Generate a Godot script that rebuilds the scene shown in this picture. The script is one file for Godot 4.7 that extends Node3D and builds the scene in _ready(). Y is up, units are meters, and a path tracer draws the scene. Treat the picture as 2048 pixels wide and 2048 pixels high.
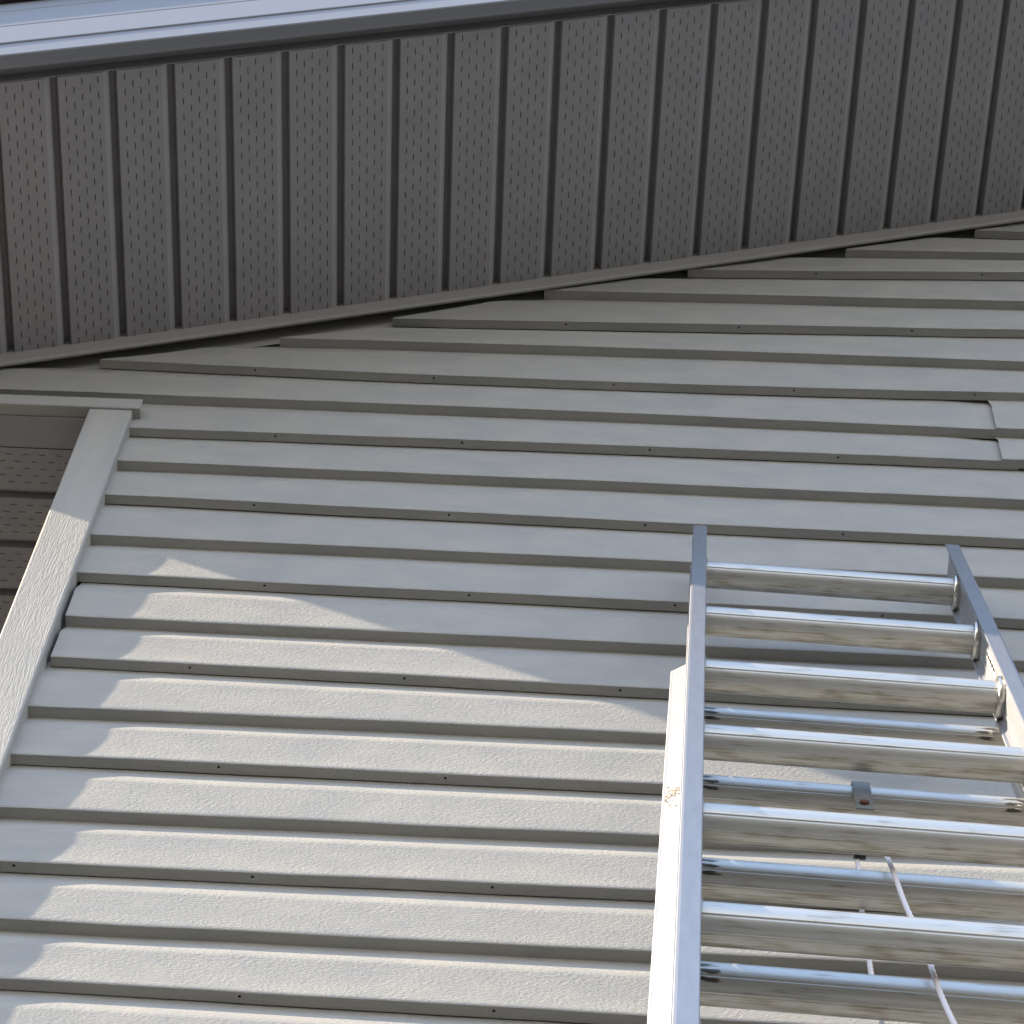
extends Node3D
# Gable wall of a house, seen from below: lap siding, vented soffit, ribbed fascia, extension ladder.
# Heights are worked out relative to one siding edge (row 0), Y0 metres above the ground.

const Y0 := 5.805
const PITCH := 0.1143          # one lap of the siding
const RAKE_M := 0.42271        # slope of the rake
const RAKE_C := 0.31032        # height of the soffit line at x = 0
const PEAK_X := 2.64
const EAVE_X := -1.483
const CORNER_X := -0.856
var house: Node3D
var rng := RandomNumberGenerator.new()
var wave := FastNoiseLite.new()
var M := {}

# ---------------------------------------------------------------- mesh collecting
class Mesher:
	var v := PackedVector3Array()
	var n := PackedVector3Array()
	var uv := PackedVector2Array()
	var ix := PackedInt32Array()
	func quad(a: Vector3, b: Vector3, c: Vector3, d: Vector3, ua := Vector2(0, 0), ub := Vector2(1, 0), uc := Vector2(1, 1), ud := Vector2(0, 1)):
		# a b c d run counter-clockwise seen from outside
		var m := (c - a).cross(d - b)
		if m.length_squared() < 1e-16: return
		m = m.normalized()
		var k := v.size()
		v.append_array([a, b, c, d]); n.append_array([m, m, m, m]); uv.append_array([ua, ub, uc, ud])
		ix.append_array([k, k + 2, k + 1, k, k + 3, k + 2])
	func grid(pts: Array, uvs: Array, skip := {}, inside := false):
		# pts[i][j]; normal = d/dj x d/di ; smooth inside the patch
		var ni := pts.size()
		var nj: int = pts[0].size()
		var k := v.size()
		for i in ni:
			for j in nj:
				var di: Vector3 = pts[mini(i + 1, ni - 1)][j] - pts[maxi(i - 1, 0)][j]
				var dj: Vector3 = pts[i][mini(j + 1, nj - 1)] - pts[i][maxi(j - 1, 0)]
				var m := dj.cross(di)
				if m.length_squared() < 1e-18: m = Vector3(0, 0, 1)
				v.append(pts[i][j]); n.append(m.normalized() * (-1.0 if inside else 1.0)); uv.append(uvs[i][j])
		for i in ni - 1:
			for j in nj - 1:
				if skip.has(Vector2i(i, j)): continue
				var a := k + i * nj + j
				var b := a + 1
				var c := a + nj + 1
				var d := a + nj
				# dj x di is the outside: a -> b (j) -> c -> d counter-clockwise
				if (v[a] - v[c]).length_squared() < 1e-14: continue
				if inside: ix.append_array([a, b, c, a, c, d])
				else: ix.append_array([a, c, b, a, d, c])
	func box(c: Vector3, s: Vector3, bs := Basis.IDENTITY, bevel := 0.0):
		# a box with chamfered edges along its local y axis
		var h := s * 0.5
		var b := minf(bevel, minf(h.x, h.z) * 0.6)
		var ring := [Vector2(-h.x + b, -h.z), Vector2(h.x - b, -h.z), Vector2(h.x, -h.z + b), Vector2(h.x, h.z - b), Vector2(h.x - b, h.z), Vector2(-h.x + b, h.z), Vector2(-h.x, h.z - b), Vector2(-h.x, -h.z + b)]
		prism(PackedVector2Array(ring), c, bs.x, -bs.z, bs.y, -h.y, h.y, true)
	func prism(pr: PackedVector2Array, o: Vector3, ex: Vector3, ey: Vector3, ez: Vector3, z0: float, z1: float, flip := false):
		# closed outline pr (x along ex, y along ey) swept along ez from z0 to z1
		var m := pr.size()
		var area := 0.0
		for i in m:
			var p := pr[i]; var q := pr[(i + 1) % m]
			area += p.x * q.y - q.x * p.y
		var right := ex.cross(ey).dot(ez) > 0.0
		var ccw := (area > 0.0) == right
		var acc := 0.0
		for i in m:
			var p := pr[i]; var q := pr[(i + 1) % m]
			var y := 1.0 if not flip else 1.0
			var a := o + ex * p.x + ey * p.y * y
			var b := o + ex * q.x + ey * q.y * y
			var l := p.distance_to(q)
			if ccw: quad(a + ez * z0, b + ez * z0, b + ez * z1, a + ez * z1, Vector2(acc, z0), Vector2(acc + l, z0), Vector2(acc + l, z1), Vector2(acc, z1))
			else: quad(b + ez * z0, a + ez * z0, a + ez * z1, b + ez * z1, Vector2(acc + l, z0), Vector2(acc, z0), Vector2(acc, z1), Vector2(acc + l, z1))
			acc += l
		var tri := Geometry2D.triangulate_polygon(pr)
		for e in 2:
			var z := z0 if e == 0 else z1
			var m2 := ez * (-1.0 if e == 0 else 1.0)
			for t in range(0, tri.size(), 3):
				var a := o + ex * pr[tri[t]].x + ey * pr[tri[t]].y + ez * z
				var b := o + ex * pr[tri[t + 1]].x + ey * pr[tri[t + 1]].y + ez * z
				var c := o + ex * pr[tri[t + 2]].x + ey * pr[tri[t + 2]].y + ez * z
				var k := v.size()
				v.append_array([a, b, c]); n.append_array([m2, m2, m2]); uv.append_array([pr[tri[t]], pr[tri[t + 1]], pr[tri[t + 2]]])
				if (b - a).cross(c - a).dot(m2) > 0: ix.append_array([k, k + 2, k + 1])
				else: ix.append_array([k, k + 1, k + 2])
	func mesh() -> ArrayMesh:
		var arr := []
		arr.resize(Mesh.ARRAY_MAX)
		arr[Mesh.ARRAY_VERTEX] = v; arr[Mesh.ARRAY_NORMAL] = n; arr[Mesh.ARRAY_TEX_UV] = uv; arr[Mesh.ARRAY_INDEX] = ix
		var am := ArrayMesh.new()
		am.add_surface_from_arrays(Mesh.PRIMITIVE_TRIANGLES, arr)
		return am

func part(called: String, mesh: Mesh, mat: Material, parent: Node3D, xf := Transform3D.IDENTITY) -> MeshInstance3D:
	var o := MeshInstance3D.new()
	o.name = called
	o.mesh = mesh
	o.material_override = mat
	o.transform = xf
	parent.add_child(o, true)
	return o

func tag(o: Node, label: String, category: String, group := ""):
	o.set_meta("label", label); o.set_meta("category", category)
	if group: o.set_meta("group", group)

# ---------------------------------------------------------------- materials
func noise_tex(freq: float, seed_: int, w: int, h: int, ramp := [], oct := 3, kind := FastNoiseLite.TYPE_SIMPLEX_SMOOTH) -> NoiseTexture2D:
	var f := FastNoiseLite.new()
	f.noise_type = kind; f.seed = seed_; f.frequency = freq; f.fractal_octaves = oct
	var t := NoiseTexture2D.new()
	t.width = w; t.height = h; t.seamless = true; t.noise = f
	if ramp.size():
		var g := Gradient.new()
		g.offsets = PackedFloat32Array(ramp[0]); g.colors = PackedColorArray(ramp[1])
		t.color_ramp = g
	return t

func mat(c: Color, rough: float, metal := 0.0, spec := 0.5) -> StandardMaterial3D:
	var m := StandardMaterial3D.new()
	m.albedo_color = c; m.roughness = rough; m.metallic = metal; m.metallic_specular = spec
	return m

func make_materials():
	# vinyl with a pressed wood grain that runs along u
	var grain := noise_tex(0.026, 11, 1024, 1024, [], 3)
	grain.noise.fractal_type = FastNoiseLite.FRACTAL_RIDGED
	grain.noise.fractal_gain = 0.65
	var tone := noise_tex(0.006, 5, 512, 512, [[0.0, 0.5, 1.0], [Color(0.93, 0.935, 0.945), Color(0.965, 0.965, 0.965), Color(1.0, 0.995, 0.985)]], 4)
	var s := mat(Color(0.674, 0.667, 0.641), 0.5, 0.0, 0.45)
	s.albedo_texture = tone
	s.heightmap_enabled = true; s.heightmap_texture = grain; s.heightmap_scale = 0.052
	M.siding = s
	var p := mat(Color(0.688, 0.681, 0.658), 0.5, 0.0, 0.45)
	p.albedo_texture = tone
	p.heightmap_enabled = true; p.heightmap_texture = grain; p.heightmap_scale = 0.055
	M.post = p
	var t := mat(Color(0.65, 0.642, 0.62), 0.45, 0.0, 0.45)
	M.trim = t
	var so := mat(Color(0.645, 0.635, 0.64), 0.5, 0.0, 0.4)
	so.albedo_texture = noise_tex(0.01, 8, 512, 512, [[0.0, 0.5, 1.0], [Color(0.94, 0.94, 0.95), Color(0.97, 0.97, 0.97), Color(1, 1, 0.99)]], 4)
	so.uv1_triplanar = true; so.uv1_world_triplanar = true; so.uv1_scale = Vector3(2, 2, 2)
	M.soffit = so
	var fa := mat(Color(0.535, 0.545, 0.568), 0.4, 0.0, 0.4)
	M.fascia = fa
	M.backing = mat(Color(0.52, 0.44, 0.34), 0.9)
	M.wrap = mat(Color(0.44, 0.45, 0.46), 0.8)
	M.shingle = mat(Color(0.27, 0.22, 0.21), 0.95)
	M.shingle.albedo_texture = noise_tex(0.08, 31, 512, 512, [[0.2, 0.8], [Color(0.6, 0.6, 0.6), Color(1, 1, 1)]], 4)
	M.shingle.uv1_triplanar = true; M.shingle.uv1_scale = Vector3(3, 3, 3)
	# ladder metals
	var scr := noise_tex(0.02, 41, 512, 512, [[0.0, 0.3, 0.62, 1.0], [Color(0.86, 0.86, 0.85), Color(0.90, 0.90, 0.90), Color(0.91, 0.91, 0.91), Color(0.94, 0.94, 0.93)]], 5)
	var r := mat(Color(0.68, 0.69, 0.71), 0.45, 0.78)
	r.albedo_texture = scr
	r.uv1_triplanar = true; r.uv1_scale = Vector3(9, 1.2, 9)
	M.rail = r
	var rb := mat(Color(0.79, 0.788, 0.785), 0.5, 0.74)
	rb.albedo_texture = scr
	rb.uv1_triplanar = true; rb.uv1_scale = Vector3(9, 1.2, 9)
	M.base_rail = rb
	M.fly_rung = [rung_material(3, false), rung_material(29, false), rung_material(58, false)]
	M.base_rung = [rung_material(17, true), rung_material(91, true)]
	M.collar = mat(Color(0.80, 0.79, 0.76), 0.25, 0.95)
	M.strap = mat(Color(0.48, 0.48, 0.46), 0.55, 0.35)
	M.rust = mat(Color(0.34, 0.20, 0.13), 0.9)
	M.black = mat(Color(0.05, 0.05, 0.05), 0.7)
	M.rope = mat(Color(0.86, 0.83, 0.825), 0.95)
	M.sticker = mat(Color(0.86, 0.85, 0.83), 0.5)
	M.ink = mat(Color(0.12, 0.11, 0.13), 0.6)
	M.mud = mat(Color(0.66, 0.62, 0.56), 0.95)
	M.teal = mat(Color(0.16, 0.36, 0.34), 0.6)
	var g := mat(Color(1, 1, 1), 0.95)
	g.albedo_texture = noise_tex(0.02, 71, 1024, 1024, [[0.1, 0.45, 0.6, 0.9], [Color(0.105, 0.11, 0.105), Color(0.14, 0.145, 0.145), Color(0.165, 0.168, 0.166), Color(0.21, 0.21, 0.205)]], 5)
	g.uv1_triplanar = true; g.uv1_world_triplanar = true; g.uv1_scale = Vector3(0.35, 0.35, 0.35)
	M.ground = g

func rung_material(sd: int, smudge: bool) -> StandardMaterial3D:
	# u along the rung, v round it (v 0.25 is the underside, 0.5 the climber's side)
	var w := 512
	var h := 256
	var im := Image.create(w, h, false, Image.FORMAT_RGB8)
	var f := FastNoiseLite.new()
	f.seed = sd; f.frequency = 0.05; f.fractal_octaves = 3
	var f2 := FastNoiseLite.new()
	f2.seed = sd + 5; f2.frequency = 0.02; f2.fractal_octaves = 4
	for y in h:
		var v := float(y) / h
		var grip := v > 0.075 and v < 0.245      # the serrated part holds dirt
		for x in w:
			var u := float(x) / w
			var streak := f.get_noise_2d(x * 0.12, y * 3.2)
			var patch := f2.get_noise_2d(x * 0.6, y * 1.5)
			var d := clampf(streak * 0.8 + patch * 0.9 + (0.18 if grip else -0.30), 0.0, 0.75)
			var c := Color(0.90, 0.895, 0.885).lerp(Color(0.66, 0.635, 0.57), d)
			if smudge:
				for q in [[0.085, 0.40], [0.085, 0.335], [0.915, 0.40], [0.915, 0.335], [0.075, 0.46], [0.925, 0.46]]:
					var e := Vector2((u - q[0]) / 0.03, (v - q[1]) / 0.022).length() + f.get_noise_2d(x * 0.9, y * 2.2) * 0.7
					if e < 1.0: c = c.lerp(Color(0.26, 0.25, 0.23), clampf((1.0 - e) * 1.6, 0.0, 0.75))
			im.set_pixel(x, y, c)
	var m := mat(Color(0.86, 0.86, 0.845), 0.41, 0.70)
	m.albedo_texture = ImageTexture.create_from_image(im)
	return m

# ---------------------------------------------------------------- siding
const ROWS := {-5: [-0.0165, 0.0, 0.0], -4: [-0.034, 0.0522, 0.0], -3: [-0.0218, 0.0749, 0.0], -2: [-0.002, 0.0406, 0.0], -1: [-0.0102, 0.0534, 0.0],
	0: [0.0079, 0.0234, -0.0114], 1: [-0.0042, 0.0162, 0.0213], 2: [0.0002, 0.0022, -0.0046], 3: [0.0041, 0.0096, -0.0038], 4: [0.0015, 0.0003, -0.004],
	5: [-0.0027, -0.0094, 0.0031], 6: [-0.0028, -0.0068, -0.004], 7: [-0.0025, -0.0087, 0.0021], 8: [-0.0022, -0.0024, 0.0], 9: [-0.0013, -0.0116, 0.0],
	10: [0.0039, 0.0027, -0.0064], 11: [0.0016, 0.0024, 0.0], 12: [0.0035, 0.0097, 0.0], 13: [0.0032, 0.0072, 0.0], 14: [-0.0007, 0.0006, 0.0], 15: [-0.0041, -0.0109, 0.0]}
# first weep hole of each panel (they repeat every 0.3048 m)
const WEEP := {-3: 0.36, -1: -0.09, 1: -0.001, 3: 0.063, 5: 0.059, 7: 0.106, 9: 0.03, 11: -0.199, 13: -0.122, 15: -0.106}
const CUT := {-6: 0.024, -5: 0.021, -4: 0.03, -3: 0.02, -2: 0.025, -1: 0.029, 0: 0.064, 1: 0.054}
# one lap from under the edge above down to its own edge: share of the lap, depth, more depth on the lower lap of a panel
const LAP := [[0.013, -0.0185, 0.0], [0.07, -0.0172, 0.0], [0.13, -0.0142, 0.0], [0.19, -0.0110, 0.0], [0.25, -0.0081, 0.0], [0.31, -0.0053, 0.0], [0.37, -0.0027, -0.0004], [0.41, -0.0013, -0.0010], [0.435, -0.0010, -0.0014], [0.60, -0.0008, -0.0014], [0.82, -0.0003, -0.0009], [0.94, -0.0001, -0.0003], [0.985, 0.0, 0.0], [1.0, -0.0012, 0.0]]

func edge_y(n: int, x: float) -> float:
	# height of the lower edge of lap n; the rows are not laid perfectly straight
	var xc := clampf(x, -1.05, 0.8)
	var c: Array = ROWS.get(n, [0.0, 0.0, 0.0] if n > 0 else [-0.02, 0.03, 0.0])
	return Y0 - n * PITCH + c[0] + c[1] * xc + c[2] * xc * xc + 0.0011 * wave.get_noise_2d(x * 60.0, n * 37.0) + 0.0004 * wave.get_noise_2d(x * 420.0, n * 61.0)

func left_x(n: int, y: float) -> float:
	var yr := y - Y0
	if n >= 3 and not (n == 3 and yr > -0.25):
		return -0.7785 if n == 8 or n == 9 else -0.786
	return maxf((yr - RAKE_C + float(CUT.get(n, 0.022))) / RAKE_M, EAVE_X + 0.03)

func right_x(n: int, y: float) -> float:
	return minf(2.0 * PEAK_X - (y - Y0 - RAKE_C + 0.022) / RAKE_M, 2.0 * PEAK_X - CORNER_X - 0.07)

func siding_panel(parent: Node3D, n: int, xa: float, xb: float, proud: float):
	# n: lower edge (an odd row) of a panel of two laps
	var xs := PackedFloat32Array()
	var fine := 0.03 if n <= 17 else 0.4
	var x := maxf(xa, -1.5)
	while x < minf(xb, 5.4):
		xs.append(x)
		x += fine if x > -1.15 and x < 1.2 else 0.4
	xs.append(minf(xb, 5.4))
	var mb := Mesher.new()
	for half in 2:
		var k := n - 1 + half
		var prof := LAP.duplicate()
		if half == 0: prof.push_front([-0.10, -0.0192, 0.0])
		var pts := []
		var uvs := []
		for xi in xs:
			var row := PackedVector3Array()
			var ur := PackedVector2Array()
			var acc := 0.0
			for j in prof.size():
				var t: float = prof[j][0]
				var yn := Y0 - (k - 1.0 + t) * PITCH
				var xx := clampf(xi, maxf(left_x(k, yn), xa), minf(right_x(k, yn), xb))
				var y := lerpf(edge_y(k - 1, xx), edge_y(k, xx), t)
				var z: float = prof[j][1] + prof[j][2] * (1.6 if half == 1 else 0.7) + proud * smoothstep(0.0, 0.05, xx - xa + 0.06) - (0.0035 * smoothstep(0.55, 0.632, xx) if xb < 1.0 else 0.0) + 0.0011 * wave.get_noise_2d(xx * 22.0 + 400.0, k * 53.0) * (0.4 + 0.6 * t)
				if j > 0: acc += Vector2((t - prof[j - 1][0]) * PITCH, prof[j][1] - prof[j - 1][1]).length()
				row.append(Vector3(xx, y, z))
				ur.append(Vector2((xx + k * 0.37) / 0.40, (acc + k * 0.113) / 0.145))
			pts.append(row); uvs.append(ur)
		mb.grid(pts, uvs)
		# the underside of the edge
		var depth := -0.0185 if half == 0 else -0.0165
		var xl := xs.duplicate()
		var holes := []
		if half == 1 and n <= 17:
			var w0: float = WEEP.get(n, 0.05 * (n % 5))
			for q in range(-7, 8):
				var hx := w0 + q * 0.3048
				if hx > -1.1 and hx < 1.3:
					holes.append(hx); xl.append(hx - 0.0016); xl.append(hx + 0.0016)
			xl.sort()
		var dz := [-0.0012, -0.0056, -0.0088, depth]
		var dy := [0.0, 0.0003, 0.0008, 0.0020]
		pts = []; uvs = []
		for xi in xl:
			var xx := clampf(xi, maxf(left_x(k, Y0 - k * PITCH), xa), minf(right_x(k, Y0 - k * PITCH), xb))
			var y := edge_y(k, xx)
			var row := PackedVector3Array()
			var ur := PackedVector2Array()
			var zw := 0.0011 * wave.get_noise_2d(xx * 22.0 + 400.0, k * 53.0)
			for j in 4:
				row.append(Vector3(xx, y - dy[j], dz[j] + proud + (zw if j < 3 else zw * 0.4)))
				ur.append(Vector2((xx + k * 0.37) / 0.42, (0.1 - dz[j]) / 0.15))
			pts.append(row); uvs.append(ur)
		var skip := {}
		for i in xl.size() - 1:
			for hx in holes:
				if absf(0.5 * (xl[i] + xl[i + 1]) - hx) < 0.0015: skip[Vector2i(i, 1)] = true
		mb.grid(pts, uvs, skip)
		if half == 1:   # the hooked lip behind
			var lip := []
			var lu := []
			for xi in xs:
				var xx := clampf(xi, maxf(left_x(k, Y0 - k * PITCH), xa), minf(right_x(k, Y0 - k * PITCH), xb))
				var y := edge_y(k, xx)
				lip.append(PackedVector3Array([Vector3(xx, y - 0.002, depth + proud), Vector3(xx, y + 0.016, depth + proud)]))
				lu.append(PackedVector2Array([Vector2(xx / 0.42, 0), Vector2(xx / 0.42, 0.1)]))
			mb.grid(lip, lu, {}, true)
	part("siding_panel", mb.mesh(), M.siding, parent)

func build_wall():
	# sheathing behind the siding, gable shaped, with thickness
	var mb := Mesher.new()
	var pr := PackedVector2Array([Vector2(CORNER_X + 0.01, 0.0), Vector2(2 * PEAK_X - CORNER_X - 0.01, 0.0), Vector2(2 * PEAK_X - CORNER_X - 0.01, Y0 - 0.30), Vector2(2 * PEAK_X - EAVE_X - 0.03, Y0 - 0.30), Vector2(PEAK_X, Y0 + RAKE_C + RAKE_M * PEAK_X + 0.14), Vector2(EAVE_X + 0.03, Y0 - 0.17), Vector2(EAVE_X + 0.03, Y0 - 0.30), Vector2(CORNER_X + 0.01, Y0 - 0.30)])
	mb.prism(pr, Vector3.ZERO, Vector3(1, 0, 0), Vector3(0, 1, 0), Vector3(0, 0, 1), -0.15, -0.0245)
	var wall := part("gable_wall", mb.mesh(), M.wrap, house)
	wall.set_meta("label", "gable wall clad in light grey Dutch lap siding")
	for n in range(-11, 50, 2):
		if n == 3:
			siding_panel(wall, n, -2.0, 0.66, 0.0)
			siding_panel(wall, n, 0.6315, 9.0, 0.0030)
		else:
			siding_panel(wall, n, -2.0, 9.0, 0.0)
	# the three other walls of the house, plain, and an added recess wall
	var side := Mesher.new()
	side.box(Vector3(CORNER_X + 0.05, (Y0 - 0.33) * 0.5, -5.05), Vector3(0.1, Y0 - 0.33, 6.19))  # set far back so its sunlit face does not brighten the eave soffit
	part("side_wall", side.mesh(), M.trim, house)
	var inner := Mesher.new()
	inner.box(Vector3(PEAK_X, (Y0 - 0.33) * 0.5, -1.90), Vector3(2 * (PEAK_X - CORNER_X) - 0.21, Y0 - 0.33, 0.1))  # unseen back wall of a made-up recess that keeps the eave soffit dark
	part("added_recess_wall", inner.mesh(), M.trim, house)
	var side2 := Mesher.new()
	side2.box(Vector3(2 * PEAK_X - CORNER_X - 0.05, (Y0 - 0.33) * 0.5, -4.15), Vector3(0.1, Y0 - 0.33, 7.99))
	part("side_wall", side2.mesh(), M.trim, house)
	var back := Mesher.new()
	back.prism(pr, Vector3.ZERO, Vector3(1, 0, 0), Vector3(0, 1, 0), Vector3(0, 0, 1), -8.3, -8.15)
	part("back_wall", back.mesh(), M.trim, house)

func build_corner():
	# outside corner post: front face, rounded edges, left return
	var pr := PackedVector2Array([Vector2(-0.785, -0.024), Vector2(-0.785, 0.0095), Vector2(-0.7858, 0.0120), Vector2(-0.788, 0.0135), Vector2(-0.8535, 0.0135), Vector2(-0.8555, 0.0125), Vector2(CORNER_X - 0.0005, 0.0105), Vector2(CORNER_X - 0.0005, -0.09), Vector2(CORNER_X + 0.008, -0.09), Vector2(CORNER_X + 0.008, -0.024)])
	var mb := Mesher.new()
	mb.prism(pr, Vector3.ZERO, Vector3(1, 0, 0), Vector3(0, 0, 1), Vector3(0, 1, 0), 0.05, Y0 - 0.3145)
	# grain runs up the post: swap the uv so that u is the height
	for i in mb.uv.size(): mb.uv[i] = Vector2(mb.uv[i].y / 1.35, mb.uv[i].x / 0.17)
	var o := part("corner_post", mb.mesh(), M.post, house)
	o.set_meta("label", "pale grey corner post with pressed vertical wood grain")
	# trim strip over the post and the boxed eave
	var h := PackedVector2Array([Vector2(-0.0035, -0.314), Vector2(-0.0035, -0.316), Vector2(0.0165, -0.3165), Vector2(0.0180, -0.315), Vector2(0.0180, -0.2865), Vector2(0.0170, -0.2855), Vector2(0.0155, -0.2865), Vector2(0.0155, -0.314)])
	var tb := Mesher.new()
	var dirx := Vector3(1, 0.012, 0).normalized()
	tb.prism(h, Vector3(EAVE_X + 0.03, Y0 - 0.0085, 0), Vector3(0, 0, 1), Vector3(0, 1, 0), dirx, 0.0, -0.7725 - EAVE_X - 0.03)
	part("frieze_trim", tb.mesh(), M.trim, house)

# ---------------------------------------------------------------- soffit
const SOF_P := 0.09748
func soffit_mesh(length: float) -> ArrayMesh:
	# x across, y up (away from the viewer), z along the panel; slots are real openings with a pressed lip
	var mb := Mesher.new()
	var cols := []
	for c in 5: cols.append(0.0124 + c * 0.0133)
	var sw := 0.0007
	var last := 0.0
	var step := 0.0276
	for c in 6:
		var xe: float = cols[c] - sw if c < 5 else 0.0738
		mb.quad(Vector3(last, 0, 0), Vector3(xe, 0, 0), Vector3(xe, 0, length), Vector3(last, 0, length))
		if c == 5: break
		var x0: float = cols[c] - sw
		var x1: float = cols[c] + sw
		var z := 0.0
		var zs := 0.006 if c % 2 == 0 else 0.006 + step * 0.5
		while zs + 0.0115 < length:
			mb.quad(Vector3(x0, 0, z), Vector3(x1, 0, z), Vector3(x1, 0, zs), Vector3(x0, 0, zs))
			# pressed lip at the wall end of the slot, and its short throat
			mb.quad(Vector3(x0 - 0.0007, -0.0014, zs + 0.0012), Vector3(x0 - 0.0007, 0, zs - 0.0022), Vector3(x1 + 0.0007, 0, zs - 0.0022), Vector3(x1 + 0.0007, -0.0014, zs + 0.0012))
			mb.quad(Vector3(x0, 0.004, zs), Vector3(x0, 0.004, zs + 0.011), Vector3(x0, 0, zs + 0.011), Vector3(x0, 0, zs))
			mb.quad(Vector3(x1, 0.004, zs), Vector3(x1, 0.004, zs + 0.011), Vector3(x1, 0, zs + 0.011), Vector3(x1, 0, zs))
			z = zs + 0.011
			zs += step
		mb.quad(Vector3(x0, 0, z), Vector3(x1, 0, z), Vector3(x1, 0, length), Vector3(x0, 0, length))
		last = x1
	# shoulder, groove and the far wall of the groove
	var pr := [Vector2(0.0738, 0), Vector2(0.0748, 0.0001), Vector2(0.0760, 0.0007), Vector2(0.0800, 0.0026), Vector2(0.0845, 0.0050), Vector2(0.0862, 0.0075), Vector2(0.0866, 0.020), Vector2(0.0964, 0.020)]
	var pts := []
	var uvs := []
	for i in 2:
		var row := PackedVector3Array()
		var ur := PackedVector2Array()
		for p in pr:
			row.append(Vector3(p.x, p.y, length * (1 - i))); ur.append(Vector2(p.x, i))
		pts.append(row); uvs.append(ur)
	mb.grid(pts, uvs)
	mb.quad(Vector3(0.0964, 0.020, 0), Vector3(SOF_P - 0.0006, 0.0006, 0), Vector3(SOF_P - 0.0006, 0.0006, length), Vector3(0.0964, 0.020, length))
	mb.quad(Vector3(SOF_P - 0.0006, 0.0006, 0), Vector3(SOF_P, 0, 0), Vector3(SOF_P, 0, length), Vector3(SOF_P - 0.0006, 0.0006, length))
	return mb.mesh()

func rake_y(x: float) -> float:
	return Y0 + RAKE_C + RAKE_M * x

func rake_strip(pr: Array, x0: float, x1: float, mb: Mesher, smooth := false):
	# pr: [z, height above the soffit line], swept along the left rake; outside is to the right of the way pr runs
	var pts := []
	var uvs := []
	for i in 2:
		var x := x0 if i == 0 else x1
		var row := PackedVector3Array()
		var ur := PackedVector2Array()
		var acc := 0.0
		for j in pr.size():
			row.append(Vector3(x, rake_y(x) + pr[j][1], pr[j][0]))
			if j: acc += Vector2(pr[j][0] - pr[j - 1][0], pr[j][1] - pr[j - 1][1]).length()
			ur.append(Vector2(x / 0.42, acc / 0.15))
		pts.append(row); uvs.append(ur)
	if smooth:
		mb.grid(pts, uvs)
	else:
		for j in pr.size() - 1:
			mb.quad(pts[0][j], pts[0][j + 1], pts[1][j + 1], pts[1][j], uvs[0][j], uvs[0][j + 1], uvs[1][j + 1], uvs[1][j])

func build_rake():
	var ca := 1.0 / sqrt(1.0 + RAKE_M * RAKE_M)
	var ex := Vector3(ca, ca * RAKE_M, 0)
	var ez := Vector3(0.01565, 0.0066, 1).normalized()
	var ey := ez.cross(ex).normalized()
	# plywood deck above the soffit closes the boxed overhang
	var mb := Mesher.new()
	rake_strip([[-0.03, 0.06], [0.545, 0.06], [0.545, 0.075], [-0.03, 0.075], [-0.03, 0.06]], EAVE_X, PEAK_X, mb)
	var deck := part("rake_soffit", mb.mesh(), M.backing, house)
	deck.set_meta("label", "vented grey soffit under the sloping roof edge")
	var sm := soffit_mesh(0.492)
	var i := -8
	while true:
		var s := -1.02143 + i * SOF_P + 0.0108
		if s * ca > PEAK_X - 0.1: break
		if s * ca > EAVE_X - 0.01:
			var o := Vector3(s * ca, Y0 + RAKE_C + RAKE_M * s * ca, 0.002)
			part("soffit_panel", sm, M.soffit, deck, Transform3D(Basis(ex, ey, ez), o))
		i += 1
	# receiver strip between the panel ends and the fascia
	var rc := Mesher.new()
	rake_strip([[0.4945, 0.001], [0.4960, 0.0005], [0.4970, 0.030], [0.520, 0.030], [0.520, 0.036], [0.4945, 0.036], [0.4945, 0.001]], EAVE_X, PEAK_X, rc)
	part("soffit_receiver", rc.mesh(), M.soffit, deck)
	# ribbed fascia
	var fb := Mesher.new()
	var fp := [[0.5205, 0.034], [0.5205, -0.0105], [0.5225, -0.0125], [0.5275, -0.0115], [0.5440, -0.0125], [0.5460, -0.0105],
		[0.5465, 0.0350], [0.5462, 0.0362], [0.5485, 0.0378], [0.5490, 0.0400], [0.5490, 0.1135], [0.5482, 0.1150], [0.5482, 0.1160], [0.5492, 0.1178],
		[0.5495, 0.1855], [0.5487, 0.1870], [0.5487, 0.1880], [0.5497, 0.1898], [0.5500, 0.236], [0.5460, 0.240]]
	rake_strip(fp, EAVE_X, PEAK_X, fb)
	var fa := part("rake_fascia", fb.mesh(), M.fascia, house)
	fa.set_meta("label", "blue-grey ribbed metal fascia along the roof edge")
	var db := Mesher.new()
	rake_strip([[0.5505, 0.226], [0.5575, 0.224], [0.5585, 0.226], [0.5585, 0.243], [0.52, 0.243]], EAVE_X - 0.02, PEAK_X, db)
	part("drip_edge", db.mesh(), M.shingle, fa)
	# trim channel where the wall meets the soffit
	var tb := Mesher.new()
	rake_strip([[-0.0195, -0.058], [-0.0195, 0.02], [0.006, 0.02]], EAVE_X, PEAK_X, tb)
	rake_strip([[0.0005, -0.030], [0.0020, -0.0385], [0.0050, -0.0418], [0.0088, -0.0412], [0.0105, -0.0375], [0.0092, -0.0325], [0.0084, -0.027], [0.0082, 0.02]], EAVE_X, PEAK_X, tb, true)
	var tr := part("rake_trim", tb.mesh(), M.trim, house)
	tr.set_meta("label", "narrow grey trim channel between soffit and siding")

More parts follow.
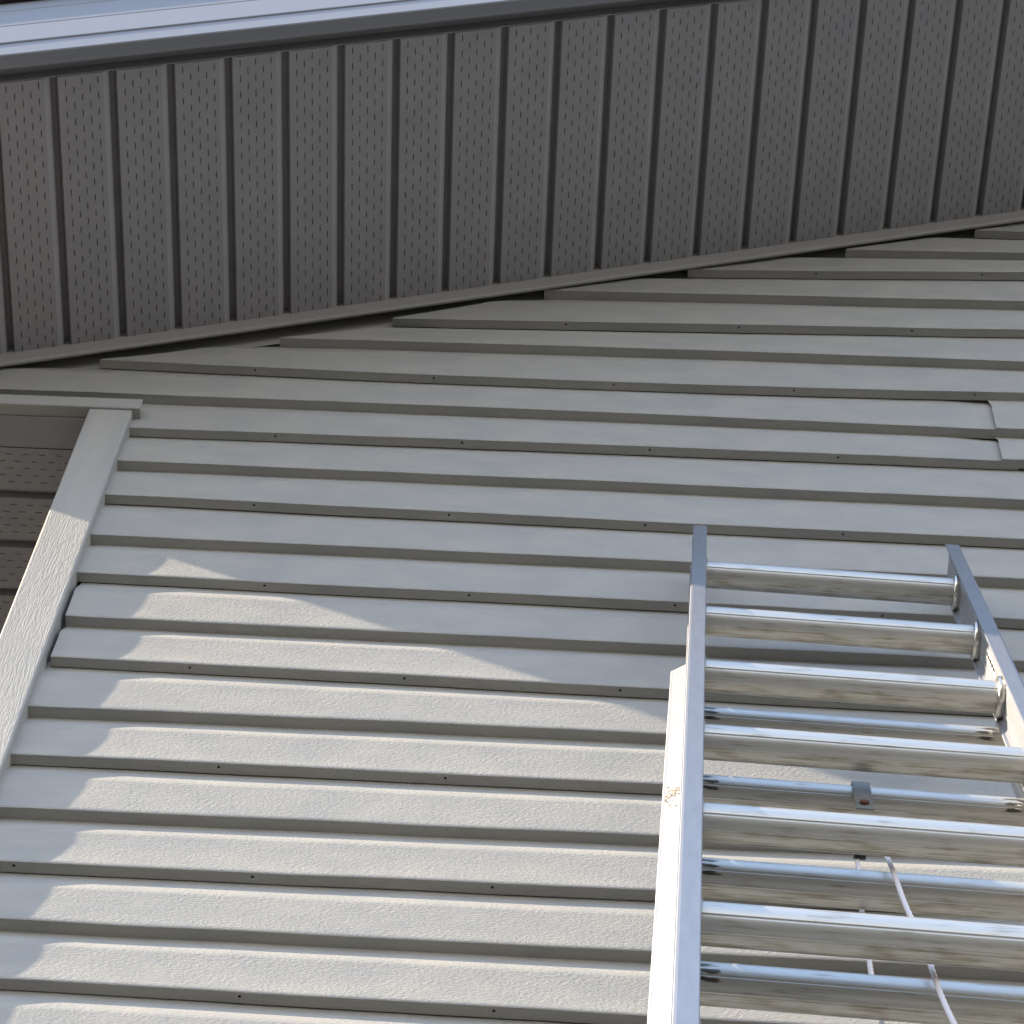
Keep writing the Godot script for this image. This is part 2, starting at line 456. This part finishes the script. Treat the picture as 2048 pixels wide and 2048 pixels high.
func build_eave():
	# boxed eave to the left of the corner: level soffit, fascia along the side
	var yb := Y0 - 0.3225
	var deck := Mesher.new()
	deck.box(Vector3((EAVE_X + CORNER_X) * 0.5, yb + 0.055, -4.12), Vector3(CORNER_X - EAVE_X, 0.02, 8.19))
	deck.box(Vector3(PEAK_X, yb + 0.055, -1.02), Vector3(2 * (PEAK_X - CORNER_X) - 0.21, 0.02, 1.66))  # ceiling over the made-up recess
	var d := part("eave_soffit", deck.mesh(), M.backing, house)
	d.set_meta("label", "level vented soffit beside the corner post")
	var rb := Mesher.new()
	rb.box(Vector3((EAVE_X + CORNER_X) * 0.5, yb + 0.004, -0.0335), Vector3(CORNER_X - EAVE_X - 0.002, 0.006, 0.058))
	part("soffit_receiver", rb.mesh(), M.soffit, d)
	var sm := soffit_mesh(CORNER_X - EAVE_X - 0.012)
	for i in 30:
		part("soffit_panel", sm, M.soffit, d, Transform3D(Basis(Vector3(0, 0, -1), Vector3(0, 1, 0), Vector3(1, 0, 0)), Vector3(EAVE_X + 0.008, yb, -0.0635 - i * SOF_P)))
	var fb := Mesher.new()
	fb.box(Vector3(EAVE_X - 0.006, Y0 - 0.2205, -3.83), Vector3(0.012, 0.2165, 8.75))
	part("eave_fascia", fb.mesh(), M.fascia, house)
	var fb2 := Mesher.new()
	fb2.box(Vector3(2 * PEAK_X - EAVE_X + 0.006, Y0 - 0.2205, -3.83), Vector3(0.012, 0.2165, 8.75))
	part("eave_fascia", fb2.mesh(), M.fascia, house)
	# roof: two slopes of shingles
	for s in [-1.0, 1.0]:
		var rm := Mesher.new()
		var run := PEAK_X - EAVE_X + 0.03
		var top := rake_y(PEAK_X) + 0.244
		var pr := PackedVector2Array([Vector2(0, top), Vector2(0, top + 0.035), Vector2(run, top + 0.035 - run * RAKE_M), Vector2(run, top - run * RAKE_M)])
		rm.prism(pr, Vector3(PEAK_X, 0, 0), Vector3(s, 0, 0), Vector3(0, 1, 0), Vector3(0, 0, 1), -8.7, 0.566)
		part("roof_slope", rm.mesh(), M.shingle, house)
	# the other half of the gable front, beyond the peak
	var sb := Mesher.new()
	var w := PEAK_X - EAVE_X
	var t2 := rake_y(PEAK_X)
	sb.prism(PackedVector2Array([Vector2(0, t2), Vector2(0, t2 + 0.02), Vector2(w, t2 + 0.02 - w * RAKE_M), Vector2(w, t2 - w * RAKE_M)]), Vector3(PEAK_X, 0, 0), Vector3(1, 0, 0), Vector3(0, 1, 0), Vector3(0, 0, 1), 0.001, 0.52)
	part("far_soffit", sb.mesh(), M.soffit, house)
	var ff := Mesher.new()
	ff.prism(PackedVector2Array([Vector2(0, t2 - 0.012), Vector2(0, t2 + 0.24), Vector2(w, t2 + 0.24 - w * RAKE_M), Vector2(w, t2 - 0.012 - w * RAKE_M)]), Vector3(PEAK_X, 0, 0), Vector3(1, 0, 0), Vector3(0, 1, 0), Vector3(0, 0, 1), 0.5215, 0.549)
	part("far_fascia", ff.mesh(), M.fascia, house)

# ---------------------------------------------------------------- ladder
const FOOT := 5.175
func rung_mesh(x0: float, x1: float) -> ArrayMesh:
	# axis along x, y up the ladder, z towards the climber
	var mb := Mesher.new()
	var ang := []
	var rad := []
	var a := -180.0
	while a <= 180.01:
		var r := 0.0196
		if a > -152 and a < -93: r += (0.00030 if int(round((a + 152) / 3.0)) % 2 == 0 else -0.00012)
		if absf(a + 90) < 2: r += 0.0006
		if absf(a + 47) < 1.6: r -= 0.0007
		ang.append(a); rad.append(r)
		a += 3.0 if a < -90 else (2.0 if a < -40 else 5.0)
	var pts := []
	var uvs := []
	for i in 8:
		var t := i / 7.0
		var row := PackedVector3Array()
		var ur := PackedVector2Array()
		for j in ang.size():
			var th := deg_to_rad(ang[j])
			row.append(Vector3(lerpf(x0, x1, t), sin(th) * rad[j], cos(th) * rad[j]))
			ur.append(Vector2(t, (ang[j] + 180.0) / 360.0))
		pts.append(row); uvs.append(ur)
	# the outside: j runs with the angle, i along x
	mb.grid(pts, uvs, {}, true)
	return mb.mesh()

func ring_mesh() -> ArrayMesh:
	# swaged collar where a rung meets the rail
	var mb := Mesher.new()
	var pr := [Vector2(0.0, 0.0188), Vector2(-0.0085, 0.0198), Vector2(-0.0094, 0.0225), Vector2(-0.0078, 0.0256), Vector2(-0.0040, 0.0262), Vector2(0.0, 0.0250)]
	var pts := []
	var uvs := []
	for i in 33:
		var th := TAU * i / 32.0
		var row := PackedVector3Array()
		var ur := PackedVector2Array()
		for p in pr:
			row.append(Vector3(p.x, sin(th) * p.y, cos(th) * p.y)); ur.append(Vector2(i / 32.0, p.y))
		pts.append(row); uvs.append(ur)
	mb.grid(pts, uvs, {}, true)
	return mb.mesh()

func rail_mesh(inner: float, web: float, outer: float, zf: float, zb: float, y0: float, y1: float, cant: float) -> ArrayMesh:
	# a beam: two flanges joined by a web; inner and outer are the edges of the flanges
	var s := signf(outer - inner)
	var t := 0.0028
	var pr := PackedVector2Array([
		Vector2(inner + s * 0.0006, zb), Vector2(inner, zb + 0.0010), Vector2(inner + s * 0.0006, zb + t), Vector2(web - s * 0.003, zb + t + 0.0008), Vector2(web, zb + t + 0.004),
		Vector2(web, zb + 0.0160), Vector2(web - s * 0.0012, zb + 0.0175), Vector2(web, zb + 0.019), Vector2(web, zf - 0.019), Vector2(web - s * 0.0012, zf - 0.0175), Vector2(web, zf - 0.016),
		Vector2(web, zf - t - 0.004), Vector2(web - s * 0.003, zf - t - 0.0008), Vector2(inner + s * 0.0006, zf - t), Vector2(inner, zf - 0.0010), Vector2(inner + s * 0.0010, zf),
		Vector2(outer - s * 0.003, zf - cant), Vector2(outer - s * 0.0006, zf - cant - 0.0009), Vector2(outer, zf - cant - 0.0030), Vector2(outer - s * 0.001, zf - cant - 0.005),
		Vector2(web + s * 0.0045, zf - t - 0.0012 - cant * 0.4), Vector2(web + s * t, zf - t - 0.004 - cant * 0.4), Vector2(web + s * t, zb + t + 0.003), Vector2(web + s * 0.0045, zb + t + 0.0012),
		Vector2(outer - s * 0.0006, zb + t), Vector2(outer, zb + t * 0.5), Vector2(outer - s * 0.001, zb)])
	var mb := Mesher.new()
	mb.prism(pr, Vector3.ZERO, Vector3(1, 0, 0), Vector3(0, 0, 1), Vector3(0, 1, 0), y0, y1)
	return mb.mesh()

func tube(path: PackedVector3Array, r: float, twist := 0.0) -> ArrayMesh:
	var mb := Mesher.new()
	var pts := []
	var uvs := []
	var acc := 0.0
	for i in path.size():
		var t := (path[mini(i + 1, path.size() - 1)] - path[maxi(i - 1, 0)]).normalized()
		var a := t.cross(Vector3(0.3, 0.1, 1)).normalized()
		var b := t.cross(a)
		if i: acc += path[i].distance_to(path[i - 1])
		var row := PackedVector3Array()
		var ur := PackedVector2Array()
		for j in 13:
			var th := TAU * j / 12.0
			var rr := r * (1.0 + (0.26 * sin(3.0 * th + acc * twist) if twist > 0.0 else 0.0))
			row.append(path[i] + (a * cos(th) + b * sin(th)) * rr); ur.append(Vector2(j / 12.0, acc))
		pts.append(row); uvs.append(ur)
	mb.grid(pts, uvs)
	return mb.mesh()

func ladder_frame() -> Transform3D:
	var x0 := Vector3(0.1482, Y0 - 0.9025, 0.1109)
	var d := Vector3(-0.0271, -0.9374, 0.3473).normalized()
	var w := Vector3(0.9994, -0.0330, -0.0111)
	w = (w - d * w.dot(d)).normalized()
	var n := w.cross(-d).normalized()
	return Transform3D(Basis(w, -d, n), x0 + d * FOOT)

func build_ladder():
	var L := Node3D.new()
	L.name = "extension_ladder"
	add_child(L)
	L.transform = ladder_frame()
	tag(L, "aluminium extension ladder leaning against the light grey siding", "ladder")
	# fly section (towards the climber)
	part("fly_rail", rail_mesh(-0.0050, -0.0125, -0.0258, 0.0345, -0.0290, FOOT - 4.35, FOOT + 0.192, 0.0), M.rail, L)
	var rr := part("fly_rail", rail_mesh(0.3465, 0.3535, 0.3680, 0.0345, -0.0290, FOOT - 4.35, FOOT + 0.180, 0.0), M.rail, L)
	var rm := rung_mesh(-0.0120, 0.3530)
	var ring := ring_mesh()
	for i in 14:
		var g := part("fly_rung", rm, M.fly_rung[i % 3], L, Transform3D(Basis.IDENTITY, Vector3(0, FOOT - 0.3048 * i, 0)))
		part("rung_collar", ring, M.collar, g, Transform3D(Basis.IDENTITY, Vector3(0.3534, 0, 0)))
		part("rung_collar", ring, M.collar, g, Transform3D(Basis(Vector3(-1, 0, 0), Vector3(0, 1, 0), Vector3(0, 0, -1)), Vector3(-0.0124, 0, 0)))
	# base section (towards the wall), a little wider
	var brl := part("base_rail", rail_mesh(-0.0240, -0.0270, -0.0440, -0.0300, -0.0950, 0.0, FOOT - 0.43, 0.0095), M.base_rail, L)
	part("base_rail", rail_mesh(0.3665, 0.3695, 0.3868, -0.0300, -0.0950, 0.0, FOOT - 0.43, 0.0095), M.base_rail, L)
	var bm := rung_mesh(-0.0276, 0.3704)
	for i in 15:
		part("base_rung", bm, M.base_rung[i % 2], L, Transform3D(Basis.IDENTITY, Vector3(0, FOOT - 0.5863 - 0.3048 * i, -0.0634)))
	var mud := Mesher.new()
	var mr := RandomNumberGenerator.new()
	mr.seed = 21
	for k in 60:
		var mx := mr.randf_range(-0.0405, -0.0260)
		var my := FOOT - 1.005 + mr.randfn(0.0, 0.018)
		var sz := mr.randf_range(0.0005, 0.0020)
		var zz := -0.0300 - 0.0095 * (-0.0250 - mx) / 0.016
		mud.box(Vector3(mx, my, zz + 0.0004), Vector3(sz, sz * mr.randf_range(0.8, 2.0), 0.0010), Basis(Vector3(0, 0, 1), mr.randf() * 3.0), 0.0005)
	part("dried_mud", mud.mesh(), M.mud, brl)
	# guide brackets that hold the fly rails to the base rails
	for s in [-1.0, 1.0]:
		var gb := Mesher.new()
		var gx := -0.035 if s < 0 else 0.378
		gb.box(Vector3(gx, FOOT - 0.455, -0.0275), Vector3(0.016, 0.045, 0.006), Basis.IDENTITY, 0.001)
		if s > 0: part("guide_bracket", gb.mesh(), M.teal, L)
	# feet
	for fx in [-0.036, 0.379]:
		var ft := Mesher.new()
		ft.box(Vector3(fx, 0.03, -0.063), Vector3(0.03, 0.09, 0.075), Basis.IDENTITY, 0.008)
		part("foot", ft.mesh(), M.black, L)
	# strap over the second base rung that carries the rope pulley
	var sp := Mesher.new()
	var yc := FOOT - 0.5863 - 0.3048
	var pts := []
	var uvs := []
	var prof := []
	for k in 15:
		var th := deg_to_rad(lerpf(200.0, -20.0, k / 14.0))
		prof.append(Vector2(cos(th) * 0.0245, sin(th) * 0.0265))
	prof.append(Vector2(0.0235, -0.035)); prof.append(Vector2(0.0215, -0.070)); prof.append(Vector2(0.0205, -0.088))
	var outl := PackedVector2Array(prof)
	for k in range(prof.size() - 1, -1, -1):
		outl.append(prof[k] * 0.93 if k < 15 else prof[k] - Vector2(0.0018, 0))
	sp.prism(outl, Vector3(0.1725, yc, -0.0634), Vector3(0, 0, 1), Vector3(0, 1, 0), Vector3(1, 0, 0), -0.0095, 0.0095)
	var strap := part("pulley_strap", sp.mesh(), M.strap, L)
	strap.set_meta("label", "grey metal strap with a rusty bolt over a rung")
	var bolt := Mesher.new()
	var bp := PackedVector2Array()
	for k in 10: bp.append(Vector2(cos(TAU * k / 10.0), sin(TAU * k / 10.0)) * 0.0052)
	bolt.prism(bp, Vector3(0.1725, yc - 0.072, -0.0434), Vector3(1, 0, 0), Vector3(0, 1, 0), Vector3(0, 0, 1), 0.0, 0.0045)
	part("bolt", bolt.mesh(), M.rust, strap)
	var pl := Mesher.new()
	var pp := PackedVector2Array()
	for k in 16: pp.append(Vector2(cos(TAU * k / 16.0), sin(TAU * k / 16.0)) * 0.021)
	pl.prism(pp, Vector3(0.1685, FOOT - 1.006, -0.070), Vector3(0, 0, 1), Vector3(0, 1, 0), Vector3(1, 0, 0), -0.006, 0.006)
	part("pulley", pl.mesh(), M.black, L)
	# warning label on the inner face of the right fly rail
	var st := Mesher.new()
	st.box(Vector3(0.3531, FOOT - 0.46, 0.008), Vector3(0.0006, 0.115, 0.019))
	var lab := part("label_sticker", st.mesh(), M.sticker, rr)
	lab.set_meta("label", "white sticker with small dark print on the rail")
	var ink := Mesher.new()
	for k in 13:
		var yy := FOOT - 0.508 + k * 0.0078
		ink.box(Vector3(0.3526, yy, 0.0075 + 0.001 * sin(k * 2.3)), Vector3(0.0005, 0.0034 + 0.002 * absf(sin(k * 1.7)), 0.0050 + 0.002 * sin(k * 3.1)))
	for z in [0.0005, 0.0160]:
		ink.box(Vector3(0.3526, FOOT - 0.46, z), Vector3(0.0005, 0.110, 0.0009))
	part("print", ink.mesh(), M.ink, rr)
	# rope: down from the pulley behind the base rungs, and up between the two sections
	var R := Node3D.new()
	R.name = "rope"
	add_child(R)
	R.transform = L.transform
	tag(R, "thin pale pink-white rope running down between the ladder rungs", "rope")
	var p1 := PackedVector3Array()
	var p2 := PackedVector3Array()
	for k in 1801:
		var al := lerpf(0.98, 4.6, k / 1800.0)
		if al > 1.01: p1.append(Vector3(0.166 - 0.004 * sin((al - 1.0) * 5.0) + 0.0006 * sin(al * 31.0), FOOT - al, -0.0875 - 0.004 * smoothstep(1.0, 1.2, al) + 0.0008 * sin(al * 23.0)))
		var ac := 0.1836 + (al - 1.2172) * 0.0605 - 0.008 * maxf(0.0, 1.217 - al)
		if al > 1.05: p2.append(Vector3(ac + 0.0008 * sin(al * 27.0), FOOT - al, lerpf(-0.040, -0.0305, smoothstep(0.98, 1.12, al)) + 0.0006 * sin(al * 19.0)))
	part("hanging_line", tube(p1, 0.0023, 1300.0), M.rope, R)
	part("hauling_line", tube(p2, 0.0023, 1300.0), M.rope, R)

# ---------------------------------------------------------------- scene
func _ready():
	rng.seed = 7
	wave.seed = 3; wave.frequency = 0.05; wave.fractal_octaves = 2
	var cam := Camera3D.new()
	cam.name = "camera"
	cam.fov = 21.2498
	cam.near = 0.05; cam.far = 600.0
	cam.transform = Transform3D(Basis(Vector3(0.9982966, 0.0554877, 0.0180305), Vector3(-0.0438261, 0.5091858, 0.85954), Vector3(0.038513, -0.8588661, 0.5107503)), Vector3(0.0148552, Y0 - 4.2050104, 2.1637993))
	add_child(cam)
	cam.make_current()
	var env := Environment.new()
	env.background_mode = Environment.BG_SKY
	var sky := Sky.new()
	var sm := ProceduralSkyMaterial.new()
	sm.sky_top_color = Color(0.475, 0.56, 0.69)
	sm.sky_horizon_color = Color(0.92, 0.895, 0.85)
	sm.sky_curve = 0.16
	sm.ground_bottom_color = Color(0.18, 0.175, 0.15)
	sm.ground_horizon_color = Color(0.45, 0.46, 0.44)
	sm.sky_energy_multiplier = 1.0
	sm.sun_angle_max = 0.0
	sky.sky_material = sm
	env.sky = sky
	env.background_energy_multiplier = 1.0
	env.tonemap_mode = Environment.TONE_MAPPER_LINEAR
	env.tonemap_exposure = 4.2
	env.sdfgi_enabled = true; env.ssao_enabled = true; env.ssil_enabled = true
	var we := WorldEnvironment.new()
	we.name = "environment"
	we.environment = env
	add_child(we)
	var sun := DirectionalLight3D.new()
	sun.name = "sun"
	sun.light_energy = 1.28
	sun.light_color = Color(1.0, 0.93, 0.83)
	sun.light_angular_distance = 0.53
	sun.shadow_enabled = true
	add_child(sun)
	sun.look_at_from_position(Vector3.ZERO, Vector3(1.0, -0.49, -0.130), Vector3.UP)
	make_materials()
	# ground
	var gm := PlaneMesh.new()
	gm.size = Vector2(400, 400)
	var ground := part("ground", gm, M.ground, self)
	ground.set_meta("kind", "structure")
	# house
	house = Node3D.new()
	house.name = "house"
	add_child(house)
	tag(house, "house gable with light grey lap siding, vented soffit and ribbed fascia", "house")
	build_wall()
	build_corner()
	build_rake()
	build_eave()
	build_ladder()
